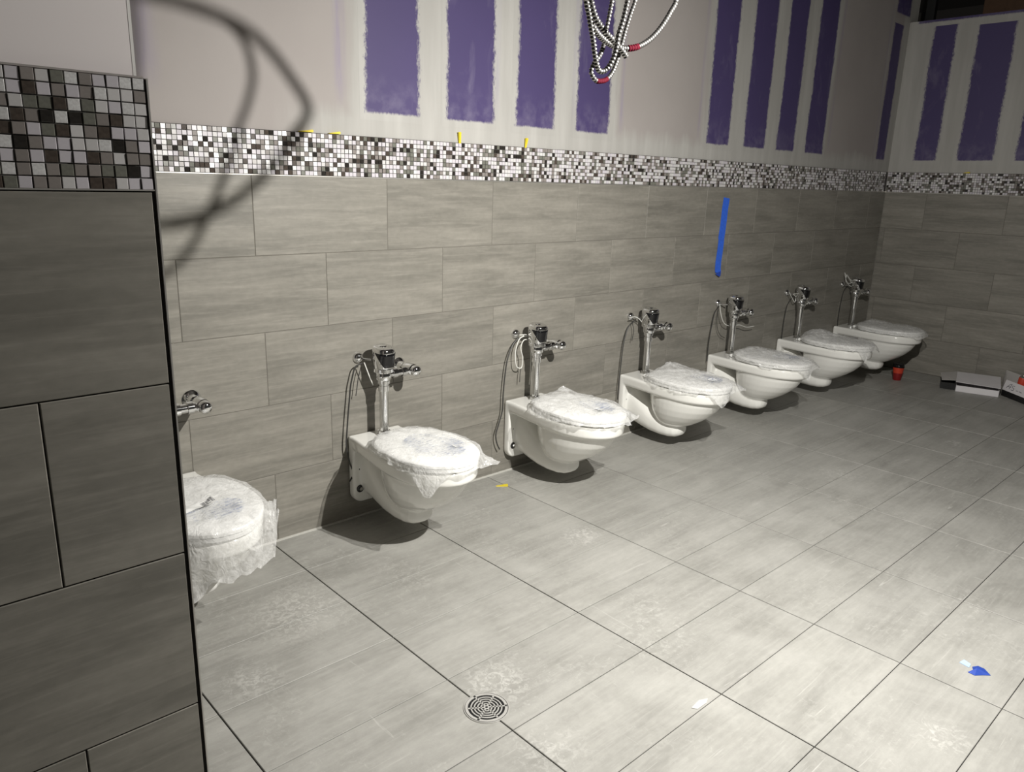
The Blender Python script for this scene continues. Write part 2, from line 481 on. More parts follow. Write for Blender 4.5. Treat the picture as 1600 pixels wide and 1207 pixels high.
# partition in front, left
PY = -1.62; PX = -0.252
M['bead'] = simple('corner_bead', (0.85, 0.83, 0.80), 0.6)
M['primer'] = simple('primed_plaster', (0.90, 0.84, 0.83), 0.8, var=0.05, scale=3)
wall_left = MB().box(-2.2, PX - 0.013, PY + 0.009, PY + 0.12, -0.02, 3.4).build('wall_left', M['primer'], None, False)
tag(wall_left, 'dark grey tiled partition end in the left foreground with coarse mosaic band', None, None, 'structure')
PM0, PM1 = 1.513, 1.675
MB().box(PX - 0.0165, PX - 0.0122, PY + 0.0087, PY + 0.03, PM1 + 0.002, 3.4).build('corner_bead', M['bead'], wall_left, False)
MB().box(-2.2, PX - 0.003, PY + 0.0035, PY + 0.0095, 0, PM1).build('thinset_bed', M['grout_dark'], wall_left, False)
MB().box(-2.2, PX - 0.006, PY - 0.0012, PY + 0.004, PM1 - 0.0005, PM1 + 0.0022).build('edge_trim', M['plaster'], wall_left, False)
MB().box(PX - 0.0025, PX, PY - 0.0016, PY + 0.12, 0, PM1).build('edge_trim', M['trim'], wall_left, False)
MB().box(-2.2, PX - 0.004, PY - 0.0016, PY + 0.004, PM0 - 0.0012, PM0 + 0.001).build('edge_trim', M['trim'], wall_left, False)
MB().box(PX - 0.012, PX - 0.0025, PY + 0.011, PY + 0.12, 0, PM1).build('return_tile', M['wall_tile'], wall_left, False)
for r in range(5):
    z1 = PM0 - 0.002 - r * TH; z0 = max(0.001, z1 - TH)
    x1 = PX - 0.0065
    widths = [0.50, TW, TW] if r % 2 == 0 else [0.190, TW, TW, TW]
    for wd in widths:
        a = max(-2.2, x1 - wd)
        if x1 - a > 0.03:
            me = tile_mesh(x1 - a - 0.003, z1 - z0 - 0.0024, M['wall_tile'])
            link('wall_tile', me, None, wall_left, ((a + x1) / 2, PY + rng.uniform(-0.0004, 0.0002), (z0 + z1) / 2), WALLROT)
        x1 = a

# mosaic chips: single objects on the partition, where each shows about 20 px wide
PITCH = (PM1 - PM0) / 9
def pick(r): return r.choices(range(len(CHIP)), CHIP_W)[0]
chip_me = []
for m in CHIP:
    s = PITCH / 2 - 0.0009; c = 0.0006
    v = [(-s, -s, -0.007), (s, -s, -0.007), (s, s, -0.007), (-s, s, -0.007), (-s, -s, -c), (s, -s, -c), (s, s, -c), (-s, s, -c),
         (-s + c, -s + c, 0), (s - c, -s + c, 0), (s - c, s - c, 0), (-s + c, s - c, 0)]
    f = [(8, 9, 10, 11)]
    for i in range(4):
        j = (i + 1) % 4
        f += [(i, j, 4 + j, 4 + i), (4 + i, 4 + j, 8 + j, 8 + i)]
    chip_me.append(mesh('mosaic_chip', v, f, False, [m]))
band = link('mosaic_band', MB().box(-2.2, PX - 0.004, PY + 0.002, PY + 0.0036, PM0 + 0.001, PM1).build('x', M['grout_mosaic'], None, False).data, None, wall_left)
bpy.data.objects.remove(bpy.data.objects['x'])
r5 = random.Random(11)
for c in range(19):
    for r in range(9):
        k = pick(r5)
        link('mosaic_chip', chip_me[k], None, band,
             (PX - 0.0045 - (c + 0.5) * PITCH, PY + (r5.uniform(-0.0012, 0.0006)), PM1 - (r + 0.5) * PITCH),
             (PI / 2 + r5.uniform(-0.025, 0.025), r5.uniform(-0.02, 0.02), r5.uniform(-0.025, 0.025)))

def chip_strip(name, n, place, parent, seed, label):
    rr = random.Random(seed); v = []; f = []; mi = []
    p = (MOS1 - MOS0 - 0.003) / 9; s = p / 2 - 0.0009
    for c in range(n):
        for r in range(9):
            k = pick(rr); x = (c + 0.5) * p; z = MOS0 + 0.0028 + (r + 0.5) * p
            e = rr.uniform(-0.0008, 0.0012); tx = rr.uniform(-0.0006, 0.0006); tz = rr.uniform(-0.0006, 0.0006)
            b = len(v)
            for (sx, sz) in ((-1, -1), (1, -1), (1, 1), (-1, 1)):
                v.append(place(x + sx * s, 0.006, z + sz * s))
            for (sx, sz) in ((-1, -1), (1, -1), (1, 1), (-1, 1)):
                v.append(place(x + sx * (s - 0.0004), -e + sx * tx + sz * tz, z + sz * (s - 0.0004)))
            f.append((b + 4, b + 5, b + 6, b + 7)); mi.append(k)
            for i in range(4):
                j = (i + 1) % 4
                f.append((b + i, b + j, b + 4 + j, b + 4 + i)); mi.append(k)
    o = link(name, mesh(name, v, f, False, CHIP, mi), None, parent)
    o['kind'] = 'stuff'; o['label'] = label
    return o
MB().box(-2.2, FARX, 0.003, 0.0082, MOS0, MOS1 + 0.001).build('mosaic_bed', M['grout_mosaic'], wall_back, False)
chip_strip('mosaic_chips', 358, lambda x, y, z: (-0.1 + x, y, z), wall_back, 3, 'small mixed grey, white and brown mosaic chips in a long band')
MB().box(FARX + 0.003, FARX + 0.0082, -4.4, 0, MOS0, MOS1 + 0.001).build('mosaic_bed', M['grout_mosaic'], wall_right, False)
chip_strip('mosaic_chips', 150, lambda x, y, z: (FARX + y, -x, z), wall_right, 5, 'small mixed grey and brown mosaic chips on the far wall')

# purple board showing between bands of joint compound
def strip(parent, a, b, z0, z1, place, name='exposed_board'):
    nx, nz = 10, 24
    me = bpy.data.meshes.new(name)
    v = []; uv = []
    for j in range(nz + 1):
        for i in range(nx + 1):
            s = a - 0.03 + (b - a + 0.06) * i / nx; z = z0 - 0.03 + (z1 - z0 + 0.03) * j / nz
            v.append(place(s, z)); uv.append((min(s - a, b - s) + 0.03, z - z0 + 0.03))
    f = [(j * (nx + 1) + i, j * (nx + 1) + i + 1, (j + 1) * (nx + 1) + i + 1, (j + 1) * (nx + 1) + i) for j in range(nz) for i in range(nx)]
    me.from_pydata(v, [], f)
    l = me.uv_layers.new(name='UVMap')
    for lp in me.loops: l.data[lp.index].uv = uv[lp.vertex_index]
    me.materials.append(M['purple'])
    return link(name, me, None, parent)
WB = lambda s, z, e=0.0: (s, 0.0076 - e, z)
WF = lambda s, z, e=0.0: (FARX + 0.0076 - e, -s, z)
ZB = 1.798
for a, b in [(1.155, 1.425), (1.578, 1.860), (2.006, 2.268), (2.43, 2.698),
             (3.637, 3.898), (4.072, 4.347), (4.502, 4.755), (4.92, 5.195)]:
    strip(wall_back, a, b, ZB, 3.38, WB)
strip(wall_back, 6.163, 6.337, ZB, 2.865, WB)
strip(wall_back, 6.163, 6.43, 2.94, 3.2, WB)
for a, b, t in [(0.19, 0.372, 2.86), (0.525, 0.797, 2.83), (0.944, 1.22, 2.83), (1.40, 1.68, 2.83)]:
    strip(wall_right, a, b, ZB, t, WF)
strip(wall_right, 0.06, 2.2, 2.884, 2.905, lambda s_, z: WF(s_, z, 0.0006))
# roof space seen over the far wall
ceiling = MB().box(-2.2, 9.0, -4.4, 5.0, 3.4, 3.5).build('ceiling', M['concrete'], None, False)
tag(ceiling, 'dark roof deck above the open walls', None, None, 'structure')
wall_beyond = MB().box(8.6, 8.7, -4.4, 5.0, 0.0, 3.4).build('wall_beyond', M['concrete'], None, False)
tag(wall_beyond, 'dark wall beyond the far end wall', None, None, 'structure')
jo = MB().box(FARX + 0.35, FARX + 0.44, -2.6, -0.42, 2.96, 3.12).build('timber_beam', M['timber'], None, False)
tag(jo, 'brown timber beam in the dark roof space above the far wall', 'beam')
po = MB().box(FARX + 0.22, FARX + 0.27, -0.09, -0.02, 0.0, 3.4).build('metal_stud', M['black'], None, False)
tag(po, 'dark upright stud in the far corner above the wall top', 'stud')

# ------------------------------------------------------------------ work lamp (hangs just above the picture)
lamp = empty('work_lamp', LAMP)
tag(lamp, 'bare work lamp hanging on a cord in front of the toilets', 'lamp')
MB().tube([(0, 0, 0.11), (0, 0, 3.4 - LAMP.z)], 0.004).build('cord', M['black'], lamp)
MB().lathe((0, 0, 0.045), (0, 0, 1), [(0, 0.016), (0.005, 0.02), (0.05, 0.02), (0.065, 0.008), (0.07, 0.004)]).build('socket', M['black'], lamp)
ld = bpy.data.lights.new('bulb', 'SPOT')
ld.energy = LAMP_W[1]; ld.color = (1.0, 0.975, 0.925); ld.shadow_soft_size = 0.015
ld.spot_size = rad_(178); ld.spot_blend = 1.0
lo = bpy.data.objects.new('bulb', ld); col.objects.link(lo); lo.parent = lamp
lp = bpy.data.lights.new('bulb', 'POINT')
lp.energy = LAMP_W[0]; lp.color = ld.color; lp.shadow_soft_size = 0.015
l2 = bpy.data.objects.new('bulb', lp); col.objects.link(l2); l2.parent = lamp
lo.rotation_euler = (LAMP_AIM - LAMP).to_track_quat('-Z', 'Y').to_euler()

# ------------------------------------------------------------------ toilets (local: x sideways, y = out from the wall is -y, z up)
def smooth01(t): t = max(0, min(1, t)); return t * t * (3 - 2 * t)
def deck_outline(n=72, grow=0.0):
    """plan outline of the china rim and deck; d measured out from the wall"""
    pts = []
    hb, hm, dm, df = 0.135, 0.183, 0.42, 0.672
    side = 16
    for i in range(side + 1):
        d = 0.001 + dm * i / side; pts.append((-(hb + (hm - hb) * smooth01(d / dm) ** 0.8), d))
    m = 28
    for i in range(1, m):
        t = PI * i / m
        pts.append((-hm * math.cos(t), dm + (df - dm) * math.sin(t) ** 0.95))
    for i in range(side, -1, -1):
        d = 0.001 + dm * i / side; pts.append((hb + (hm - hb) * smooth01(d / dm) ** 0.8, d))
    if grow:
        q = []
        for i, p in enumerate(pts):
            a, b = pts[i - 1], pts[(i + 1) % len(pts)]
            t = Vector((b[0] - a[0], b[1] - a[1])).normalized(); nrm = Vector((-t.y, t.x))
            q.append((p[0] + nrm.x * grow, max(0.001, p[1] + nrm.y * grow)))
        pts = q
    return pts
def ell(cx, cd_, a, b, z, n=40, p=2.0):
    out = []
    for k in range(n):
        t = 2 * PI * k / n; c, s = math.cos(t), math.sin(t)
        out.append((cx + a * math.copysign(abs(c) ** (2 / p), c), -(cd_ + b * math.copysign(abs(s) ** (2 / p), s)), z))
    return out
def make_china():
    b = MB()
    rings = []
    for z, g in ((0.345, -0.014), (0.350, -0.006), (0.356, -0.002), (0.395, 0.0), (0.404, -0.003), (0.409, -0.009)):
        rings.append([(x, -d, z) for x, d in deck_outline(grow=g)])
    b.loft(rings)
    # bowl
    bow = [(0.36, 0.405, 0.168, 0.235), (0.32, 0.400, 0.166, 0.228), (0.28, 0.390, 0.158, 0.212), (0.24, 0.375, 0.144, 0.188),
           (0.205, 0.358, 0.125, 0.158), (0.175, 0.342, 0.103, 0.125), (0.155, 0.332, 0.08, 0.095), (0.145, 0.328, 0.055, 0.065)]
    b.loft([ell(0, c, a, bb, z) for z, c, a, bb in bow])
    # trapway: rings in the x-z plane along d
    tr = [(0.02, 0.235, 0.100, 0.125), (0.08, 0.215, 0.094, 0.118), (0.14, 0.180, 0.092, 0.098), (0.20, 0.150, 0.090, 0.078),
          (0.27, 0.130, 0.086, 0.062), (0.33, 0.122, 0.078, 0.052), (0.37, 0.122, 0.066, 0.044), (0.395, 0.124, 0.046, 0.032), (0.405, 0.126, 0.02, 0.015)]
    rings = []
    for d, zc, hw, hh in tr:
        r = []
        for k in range(32):
            t = 2 * PI * k / 32; c, s = math.cos(t), math.sin(t)
            r.append((hw * math.copysign(abs(c) ** 0.8, c), -d, zc + hh * math.copysign(abs(s) ** 0.8, s)))
        rings.append(r)
    b.loft(rings)
    # mounting plate against the wall, rounded lower corners
    pl = []; hb = 0.135; z0, z1, rr = 0.088, 0.40, 0.05
    for k in range(9):
        t = PI + PI / 2 * k / 8; pl.append((-hb + rr + rr * math.cos(t), z0 + rr + rr * math.sin(t)))
    for k in range(9):
        t = 1.5 * PI + PI / 2 * k / 8; pl.append((hb - rr + rr * math.cos(t), z0 + rr + rr * math.sin(t)))
    pl += [(hb, z1), (-hb, z1)]
    cz = 0.25
    b.loft([[(x * s, -d, cz + (z - cz) * s) for x, z in pl] for d, s in ((0.001, 1.0), (0.034, 1.0), (0.040, 0.985), (0.043, 0.96))])
    me = mesh('china', b.v, b.f)
    o = link('tmp', me)
    rm = o.modifiers.new('r', 'REMESH'); rm.mode = 'VOXEL'; rm.voxel_size = 0.0055; rm.use_smooth_shade = True
    sm = o.modifiers.new('s', 'SMOOTH'); sm.factor = 0.5; sm.iterations = 5
    dg = bpy.context.evaluated_depsgraph_get()
    me2 = bpy.data.meshes.new_from_object(o.evaluated_get(dg))
    bpy.data.objects.remove(o)
    me2.name = 'china'; me2.materials.clear(); me2.materials.append(M['china'])
    me2.polygons.foreach_set('use_smooth', [True] * len(me2.polygons))
    return me2

LID_C = 0.425
def lid_r(th, g=0.0):
    """lid outline (x, d offset from the lid centre) - rounder in front, squarer behind"""
    c, s = math.cos(th), math.sin(th)
    a, b = 0.186 + g, (0.256 + g if s > 0 else 0.248 + g)
    p = 2.05 if s > 0 else 2.8
    k = (abs(c / a) ** p + abs(s / b) ** p) ** (-1 / p)
    return k * c, k * s
def make_seat():
    b = MB(); n = 56
    def ring(z, g): return [(lid_r(2 * PI * k / n, g)[0], -(LID_C + lid_r(2 * PI * k / n, g)[1]), z) for k in range(n)]
    b.loft([ring(0.4135, -0.012), ring(0.415, -0.004), ring(0.428, -0.003), ring(0.430, -0.008)])
    seat = b
    b2 = MB()
    b2.loft([ring(0.4315, -0.006), ring(0.433, -0.001), ring(0.444, -0.001), ring(0.449, -0.006), ring(0.452, -0.03), ring(0.454, -0.09)])
    return seat, b2
china = make_china()
seat_b, lid_b = make_seat()

def make_toilet(first):
    t = empty('wall_hung_toilet')
    link('bowl', china, None, t)
    s = seat_b.build('seat', M['seat'], t)
    l = lid_b.build('lid', M['seat'], t)
    for sx in (-1, 1):
        h = MB().lathe((sx * 0.07 - 0.018, -0.158, 0.424), (1, 0, 0), [(0, 0.001), (0.001, 0.011), (0.035, 0.011), (0.036, 0.001)], 14)
        h.build('hinge', M['seat'], t)
    for sx in (-1, 1):
        bt = MB().lathe((sx * 0.102, -0.0415, 0.158), (0, -1, 0), [(0, 0.0185), (0.004, 0.0185), (0.0055, 0.016)], 18).build('washer', M['rubber'], t)
        MB().lathe((sx * 0.102, -0.0465, 0.158), (0, -1, 0), [(0, 0.009), (0.007, 0.009), (0.0085, 0.007)], 6).build('bolt', M['steel'], bt)
        MB().lathe((sx * 0.102, -0.0415, 0.252), (0, -1, 0), [(0, 0.0045), (0.003, 0.0045)], 10).build('hole_shade_dot', M['black'], t)  # black dot painting the dark inside of a hole; nothing is cut
    return t

VD = 0.095    # flush valve axis, distance out from the wall
def make_valve():
    t = empty('flush_valve')
    ax = (0, -VD, 0)
    MB().lathe(ax, (0, 0, 1), [(0.404, 0.030), (0.408, 0.031), (0.416, 0.031), (0.419, 0.027), (0.432, 0.026), (0.434, 0.020)], 24).build('spud_flange', M['chrome'], t)
    MB().lathe(ax, (0, 0, 1), [(0.42, 0.0200), (0.645, 0.0200)], 24).build('flush_tube', M['chrome'], t)
    MB().lathe(ax, (0, 0, 1), [(0.615, 0.0210), (0.617, 0.0250), (0.642, 0.0250), (0.644, 0.022), (0.652, 0.022), (0.653, 0.028), (0.664, 0.028), (0.666, 0.024)], 24).build('coupling_nut', M['chrome'], t)
    MB().lathe(ax, (0, 0, 1), [(0.660, 0.022), (0.668, 0.031), (0.674, 0.034), (0.700, 0.034), (0.704, 0.032), (0.705, 0.043), (0.708, 0.0455), (0.722, 0.0455), (0.725, 0.043)], 28).build('valve_body', M['chrome'], t)
    # sensor head: rounded block, slightly wider in front, sloping top
    n = 40; rings = []
    for z, s, fr in ((0.724, 0.94, 0), (0.726, 1.0, 0), (0.770, 1.03, 0.004), (0.800, 1.04, 0.008), (0.810, 1.02, 0.008), (0.818, 0.93, 0.006), (0.821, 0.80, 0.003), (0.8195, 0.66, 0), (0.8215, 0.55, 0)):
        r = []
        for k in range(n):
            a = 2 * PI * k / n; c, s_ = math.cos(a), math.sin(a)
            x = 0.043 * s * math.copysign(abs(c) ** 0.8, c); d = 0.045 * s * math.copysign(abs(s_) ** 0.8, s_)
            r.append((x, -(VD + d + (fr * s_ if s_ > 0 else 0)), z + (-0.004 * s_ if z > 0.79 else 0)))
        rings.append(r)
    head = MB().loft(rings).build('sensor_head', M['chrome'], t, True, 60)
    # black lens wrapped round the front, narrowing downwards like a shield
    v = []; f = []; na = 28; nz = 6
    for i in range(na + 1):
        a = math.radians(2 + 176 * i / na); u = abs(i / na * 2 - 1)
        c, s_ = math.cos(a), math.sin(a)
        zt = 0.797 - 0.004 * s_; zb = 0.731 + (zt - 0.003 - 0.731) * max(0, (u - 0.30) / 0.70) ** 1.1
        for j in range(nz + 1):
            z = zb + (zt - zb) * j / nz; q = (z - 0.726) / 0.074; sc = 1.0 + 0.045 * q + 0.035
            x = 0.043 * sc * math.copysign(abs(c) ** 0.8, c); d = 0.045 * sc * math.copysign(abs(s_) ** 0.8, s_)
            v.append((x, -(VD + d + 0.008 * q * s_), z))
    for i in range(na):
        for j in range(nz):
            f.append((i * (nz + 1) + j, (i + 1) * (nz + 1) + j, (i + 1) * (nz + 1) + j + 1, i * (nz + 1) + j + 1))
    ln_ = link('sensor_lens', sheet('sensor_lens', v, f), M['black_gloss'], head)
    so = ln_.modifiers.new('t', 'SOLIDIFY'); so.thickness = 0.003; so.offset = 1
    MB().lathe((0, -VD + 0.006, 0.8185), (0, 0, 1), [(0, 0.019), (0.005, 0.019), (0.007, 0.016)], 20).build('top_button', M['chrome'], head)
    # stop valve on the right with its supply stub from the wall
    MB().lathe((0.02, -VD, 0.692), (1, 0, 0), [(0, 0.017), (0.022, 0.017), (0.023, 0.023), (0.045, 0.023), (0.046, 0.018), (0.07, 0.018), (0.071, 0.024), (0.092, 0.024), (0.093, 0.019), (0.115, 0.019)], 20).build('tailpiece', M['chrome'], t)
    st = MB().lathe((0.145, -0.04, 0.697), (0, -1, 0), [(0, 0.020), (0.012, 0.021), (0.025, 0.026), (0.058, 0.028), (0.078, 0.026), (0.082, 0.021), (0.086, 0.021)], 24).build('control_stop', M['chrome'], t)
    MB().lathe((0.145, -0.126, 0.697), (0, -1, 0), [(0, 0.024), (0.003, 0.0255), (0.018, 0.0245), (0.027, 0.018), (0.031, 0.008)], 20).build('stop_cap', M['chrome'], st)
    MB().lathe((0.145, 0.0, 0.697), (0, -1, 0), [(0, 0.036), (0.002, 0.036), (0.008, 0.031), (0.014, 0.022), (0.042, 0.019)], 28).build('wall_flange', M['chrome'], t)
    # small domed boss on the left of the valve with a pin to the head
    bs = MB().lathe((-0.072, 0.0, 0.762), (0, -1, 0), [(0, 0.0255), (0.003, 0.0255), (0.008, 0.024), (0.016, 0.019), (0.021, 0.012), (0.023, 0.003)], 24).build('wall_boss', M['chrome'], t)
    MB().tube([(-0.066, -0.018, 0.758), (-0.040, -0.060, 0.757)], 0.0042).build('pin', M['chrome'], bs)
    return t

def copy_tree(o, parent=None):
    c = o.copy(); col.objects.link(c)
    if parent is not None: c.parent = parent
    for ch in list(o.children): copy_tree(ch, c)
    return c

TX = [1.155 + 0.953 * k for k in range(-1, 6)]
T_LABEL = ['white wall-hung toilet half hidden behind the tiled partition edge in the left foreground',
           'white wall-hung toilet, first one fully in view, its whole mounting plate showing',
           'white wall-hung toilet just right of the yellow wedge lying on the floor',
           'white wall-hung toilet in the middle of the row, fourth from the partition',
           'white wall-hung toilet below the strip of blue tape on the wall',
           'white wall-hung toilet second from the far corner of the room',
           'white wall-hung toilet nearest the far corner, beside the red cup']
V_LABEL = ['chrome flush valve of which only the stop cap shows past the tiled partition',
           'chrome sensor flush valve above the first fully visible toilet',
           'chrome sensor flush valve with white looped wire hanging beside it, second in full view',
           'chrome sensor flush valve of the middle toilet, fourth from the partition',
           'chrome sensor flush valve with long white wire tail, below the blue tape',
           'chrome sensor flush valve second from the far corner',
           'chrome sensor flush valve nearest the far corner with coiled white wire beside it']
proto_t = make_toilet(True); proto_v = make_valve()
toilets = []
for i, x in enumerate(TX):
    t = proto_t if i == 0 else copy_tree(proto_t)
    v = proto_v if i == 0 else copy_tree(proto_v)
    t.location = (x, -0.0005, 0); v.location = (x, -0.0005, 0)
    tag(t, T_LABEL[i], 'toilet', 'wall-hung toilets along the tiled wall')
    tag(v, V_LABEL[i], 'flush valve', 'flush valves above the toilets')
    toilets.append(t)

# ------------------------------------------------------------------ plastic bags over the seats
def angd(a, b): return (a - b + PI) % (2 * PI) - PI
class Bag:
    def __init__(s, seed, drop, tails, bumps, amp=1.0, base=0.458):
        s.o = Vector((seed * 3.7, seed * 1.3, seed * 0.9)); s.drop = drop; s.tails = tails; s.bumps = bumps; s.amp = amp; s.base = base
    def top(s, x, d):
        """height of the film over the lid; d measured from the lid centre"""
        p = Vector((x, d, 0))
        h = s.base
        r1 = 1 - abs(noise.noise(p * 9 + s.o)); r2 = 1 - abs(noise.noise(p * 21 + s.o * 2)); r3 = 1 - abs(noise.noise(Vector((x * 46 + d * 15, d * 40, 3)) + s.o))
        h += s.amp * (0.014 * (r1 - 0.6) + 0.009 * (r2 - 0.6) + 0.0032 * (r3 - 0.6))
        for bx, bd, br, bh in s.bumps:
            q = ((x - bx) ** 2 + (d - bd) ** 2) / br ** 2
            h += bh * math.exp(-q)
        return max(h, 0.4555)
    def build(s, parent_loc):
        NA, NT_, NS = 132, 16, 14
        v = []; f = []
        for i in range(NT_ + 1):
            sc = i / NT_
            for k in range(NA):
                th = 2 * PI * k / NA
                rx, rd = lid_r(th, 0.006)
                x, d = rx * sc, rd * sc
                z = s.top(x, d) - (0.012 * max(0, sc - 0.86) / 0.14 if sc > 0.86 else 0)
                v.append((x, -(LID_C + d), z))
        for i in range(1, NS + 1):
            sc = i / NS
            for k in range(NA):
                th = 2 * PI * k / NA
                rx, rd = lid_r(th, 0.006)
                n_ = Vector((rx, rd)).normalized()
                q = Vector((n_.x * 2.2, n_.y * 2.2, 0)) + s.o
                fold = noise.noise(Vector((n_.x * 6, n_.y * 6, sc * 1.3)) + s.o) * 0.6 + noise.noise(Vector((n_.x * 15, n_.y * 15, sc * 3)) + s.o) * 0.4
                dr = s.drop * (0.72 + 0.55 * noise.noise(q) + 0.20 * noise.noise(q * 4.0))
                dr = max(0.018, dr)
                out = 0.004 + 0.016 * fold * sc * s.amp + 0.006 * sc
                zz = s.top(rx, rd) - 0.012 - dr * sc + 0.004 * noise.noise(Vector((n_.x * 20, n_.y * 20, sc * 6)))
                for ta, tw, tl, tz in s.tails:
                    g = math.exp(-(angd(th, ta) / tw) ** 2)
                    out += tl * g * sc ** 1.1
                    zz += (tz + dr * 0.8) * g * sc ** 1.2
                    zz += 0.012 * g * sc * noise.noise(Vector((th * 30, sc * 9, 4)) + s.o)
                out = max(out, 0.0035)
                d_ = rd + n_.y * out
                v.append((rx + n_.x * out, -(LID_C + d_), zz))
        R_ = NT_ + NS
        for i in range(R_):
            for k in range(NA):
                j = (k + 1) % NA
                if i == 0: f.append((0, NA + k, NA + j)) 
                else: f.append((i * NA + k, (i + 1) * NA + k, (i + 1) * NA + j, i * NA + j))
        me = sheet('plastic_cover', v, f)
        o = link('plastic_cover', me, M['film'], None, parent_loc)
        return o
    def patch(s, name, mat, parent, cx, cd_, wx, wd, rot, n=8, lift=0.0016, oval=False):
        """a flat print or sticker that follows the film"""
        c, sn = math.cos(rot), math.sin(rot); v = []; f = []
        for j in range(n + 1):
            for i in range(n + 1):
                a, b = (i / n - 0.5), (j / n - 0.5)
                if oval:
                    m_ = max(abs(a), abs(b)); l = math.hypot(a, b)
                    if l > 0: a, b = a * m_ / l, b * m_ / l
                a *= wx; b *= wd
                x, d = cx + a * c - b * sn, cd_ + a * sn + b * c
                v.append((x, -(LID_C + d), s.top(x, d) + lift))
        for j in range(n):
            for i in range(n):
                f.append((j * (n + 1) + i, j * (n + 1) + i + 1, (j + 1) * (n + 1) + i + 1, (j + 1) * (n + 1) + i))
        return link(name, sheet(name, v, f), mat, parent)

# tails: (angle, angular width, length, height change); angle 0 = +x, 90 deg = out into the room
rad = math.radians
BAGS = [
    (Bag(1, 0.17, [(rad(70), 0.55, 0.030, -0.13), (rad(30), 0.07, 0.020, 0.035), (rad(52), 0.07, 0.018, 0.035), (rad(130), 0.4, 0.05, -0.19)],
         [(0.10, 0.14, 0.05, 0.012), (-0.05, 0.05, 0.07, -0.004)], 1.4),
     'loose crumpled clear plastic bag with barcode sticker over toilet behind the partition edge'),
    (Bag(2, 0.045, [(rad(60), 0.13, 0.075, -0.012), (rad(128), 0.22, 0.012, -0.125)], [(0.0, -0.20, 0.09, 0.010), (0.02, -0.02, 0.12, -0.004)], 0.8),
     'smooth clear plastic bag with bluish print over the first fully visible toilet seat'),
    (Bag(3, 0.05, [(rad(55), 0.14, 0.055, -0.02), (rad(80), 0.1, 0.03, -0.035), (rad(-62), 0.15, 0.02, 0.025), (rad(215), 0.2, 0.02, -0.03)],
         [(0.09, -0.20, 0.06, 0.028), (-0.06, 0.0, 0.10, 0.010), (0.03, 0.08, 0.07, -0.006)], 1.3),
     'crumpled clear plastic bag with small square code label on the third toilet seat'),
    (Bag(4, 0.05, [(rad(62), 0.16, 0.06, -0.03), (rad(105), 0.18, 0.01, -0.10), (rad(-65), 0.14, 0.015, 0.02)],
         [(0.08, -0.19, 0.07, 0.034), (-0.03, 0.05, 0.12, 0.004)], 1.3),
     'crumpled clear plastic bag over the middle toilet seat, a corner hanging at the front'),
    (Bag(5, 0.04, [(rad(75), 0.2, 0.03, -0.035), (rad(100), 0.12, 0.008, -0.09), (rad(200), 0.2, 0.02, -0.01)], [(0.07, -0.19, 0.07, 0.016), (-0.1, -0.2, 0.05, 0.015)], 1.1),
     'crumpled clear plastic bag over the toilet seat below the blue tape'),
    (Bag(6, 0.045, [(rad(70), 0.2, 0.03, -0.045), (rad(112), 0.12, 0.008, -0.10)], [(0.02, -0.17, 0.11, 0.045), (-0.02, 0.06, 0.10, 0.006)], 1.3),
     'puffed clear plastic bag over the toilet seat second from the far corner'),
    (Bag(7, 0.045, [(rad(75), 0.25, 0.02, -0.03), (rad(105), 0.2, 0.008, -0.05)], [(0.08, -0.17, 0.08, 0.022), (-0.03, 0.0, 0.1, 0.003)], 1.0),
     'clear plastic bag over the toilet seat nearest the far corner'),
]
def barcode_mat():
    n = NT('barcode')
    uv = n.new('ShaderNodeTexCoord').outputs['Generated']
    sep = n.new('ShaderNodeSeparateXYZ'); n.ln(uv, sep.inputs[0])
    bars = n.noise(n.vmul(uv, (26, 0.0, 0.0)), 1.0, 2, 0.5)
    n.set(Base_Color=n.mix(n.ramp(bars, [(0.49, 0.0), (0.51, 1.0)]), (0.04, 0.04, 0.05), (0.8, 0.8, 0.79)), Roughness=0.5)
    return n.m
M['barcode'] = barcode_mat()
for i, (b, lab) in enumerate(BAGS):
    o = b.build((TX[i], -0.0005, 0.0))
    tag(o, lab, 'plastic bag', 'plastic bags over the toilet seats')
    if i == 0:
        M['sticker'] = simple('sticker', (0.82, 0.82, 0.80), 0.6)
        st = b.patch('barcode_label', M['sticker'], o, -0.035, 0.045, 0.14, 0.045, rad(-14), 8, 0.004)
        b.patch('barcode', M['barcode'], st, 0.008, 0.034, 0.040, 0.030, rad(-14), 4, 0.0050)
        b.patch('bag_print', M['bag_print'], o, 0.0, 0.11, 0.2, 0.16, 0.0, 8, 0.0014, True)
    elif i == 1:
        b.patch('bag_print', M['bag_print'], o, 0.01, 0.03, 0.25, 0.30, 0.0, 10, 0.0014, True)
        st = b.patch('code_label', M['sticker'], o, 0.075, 0.105, 0.040, 0.040, 0.2, 3, 0.0026)
        b.patch('code_print', M['bag_print'], st, 0.075, 0.105, 0.026, 0.026, 0.2, 3, 0.0034)
    elif i in (2, 3):
        b.patch('bag_print', M['bag_print'], o, 0.03, 0.08, 0.17, 0.20, 0.0, 8, 0.0014, True)
        st = b.patch('code_label', M['sticker'], o, -0.005 if i == 2 else 0.04, 0.12, 0.042, 0.042, 0.1, 3, 0.0030)
        b.patch('code_print', M['bag_print'], st, -0.005 if i == 2 else 0.04, 0.12, 0.030, 0.030, 0.1, 3, 0.0040)
    elif i == 4:
        b.patch('bag_print', M['bag_print'], o, 0.03, 0.07, 0.16, 0.18, 0.0, 8, 0.0014, True)

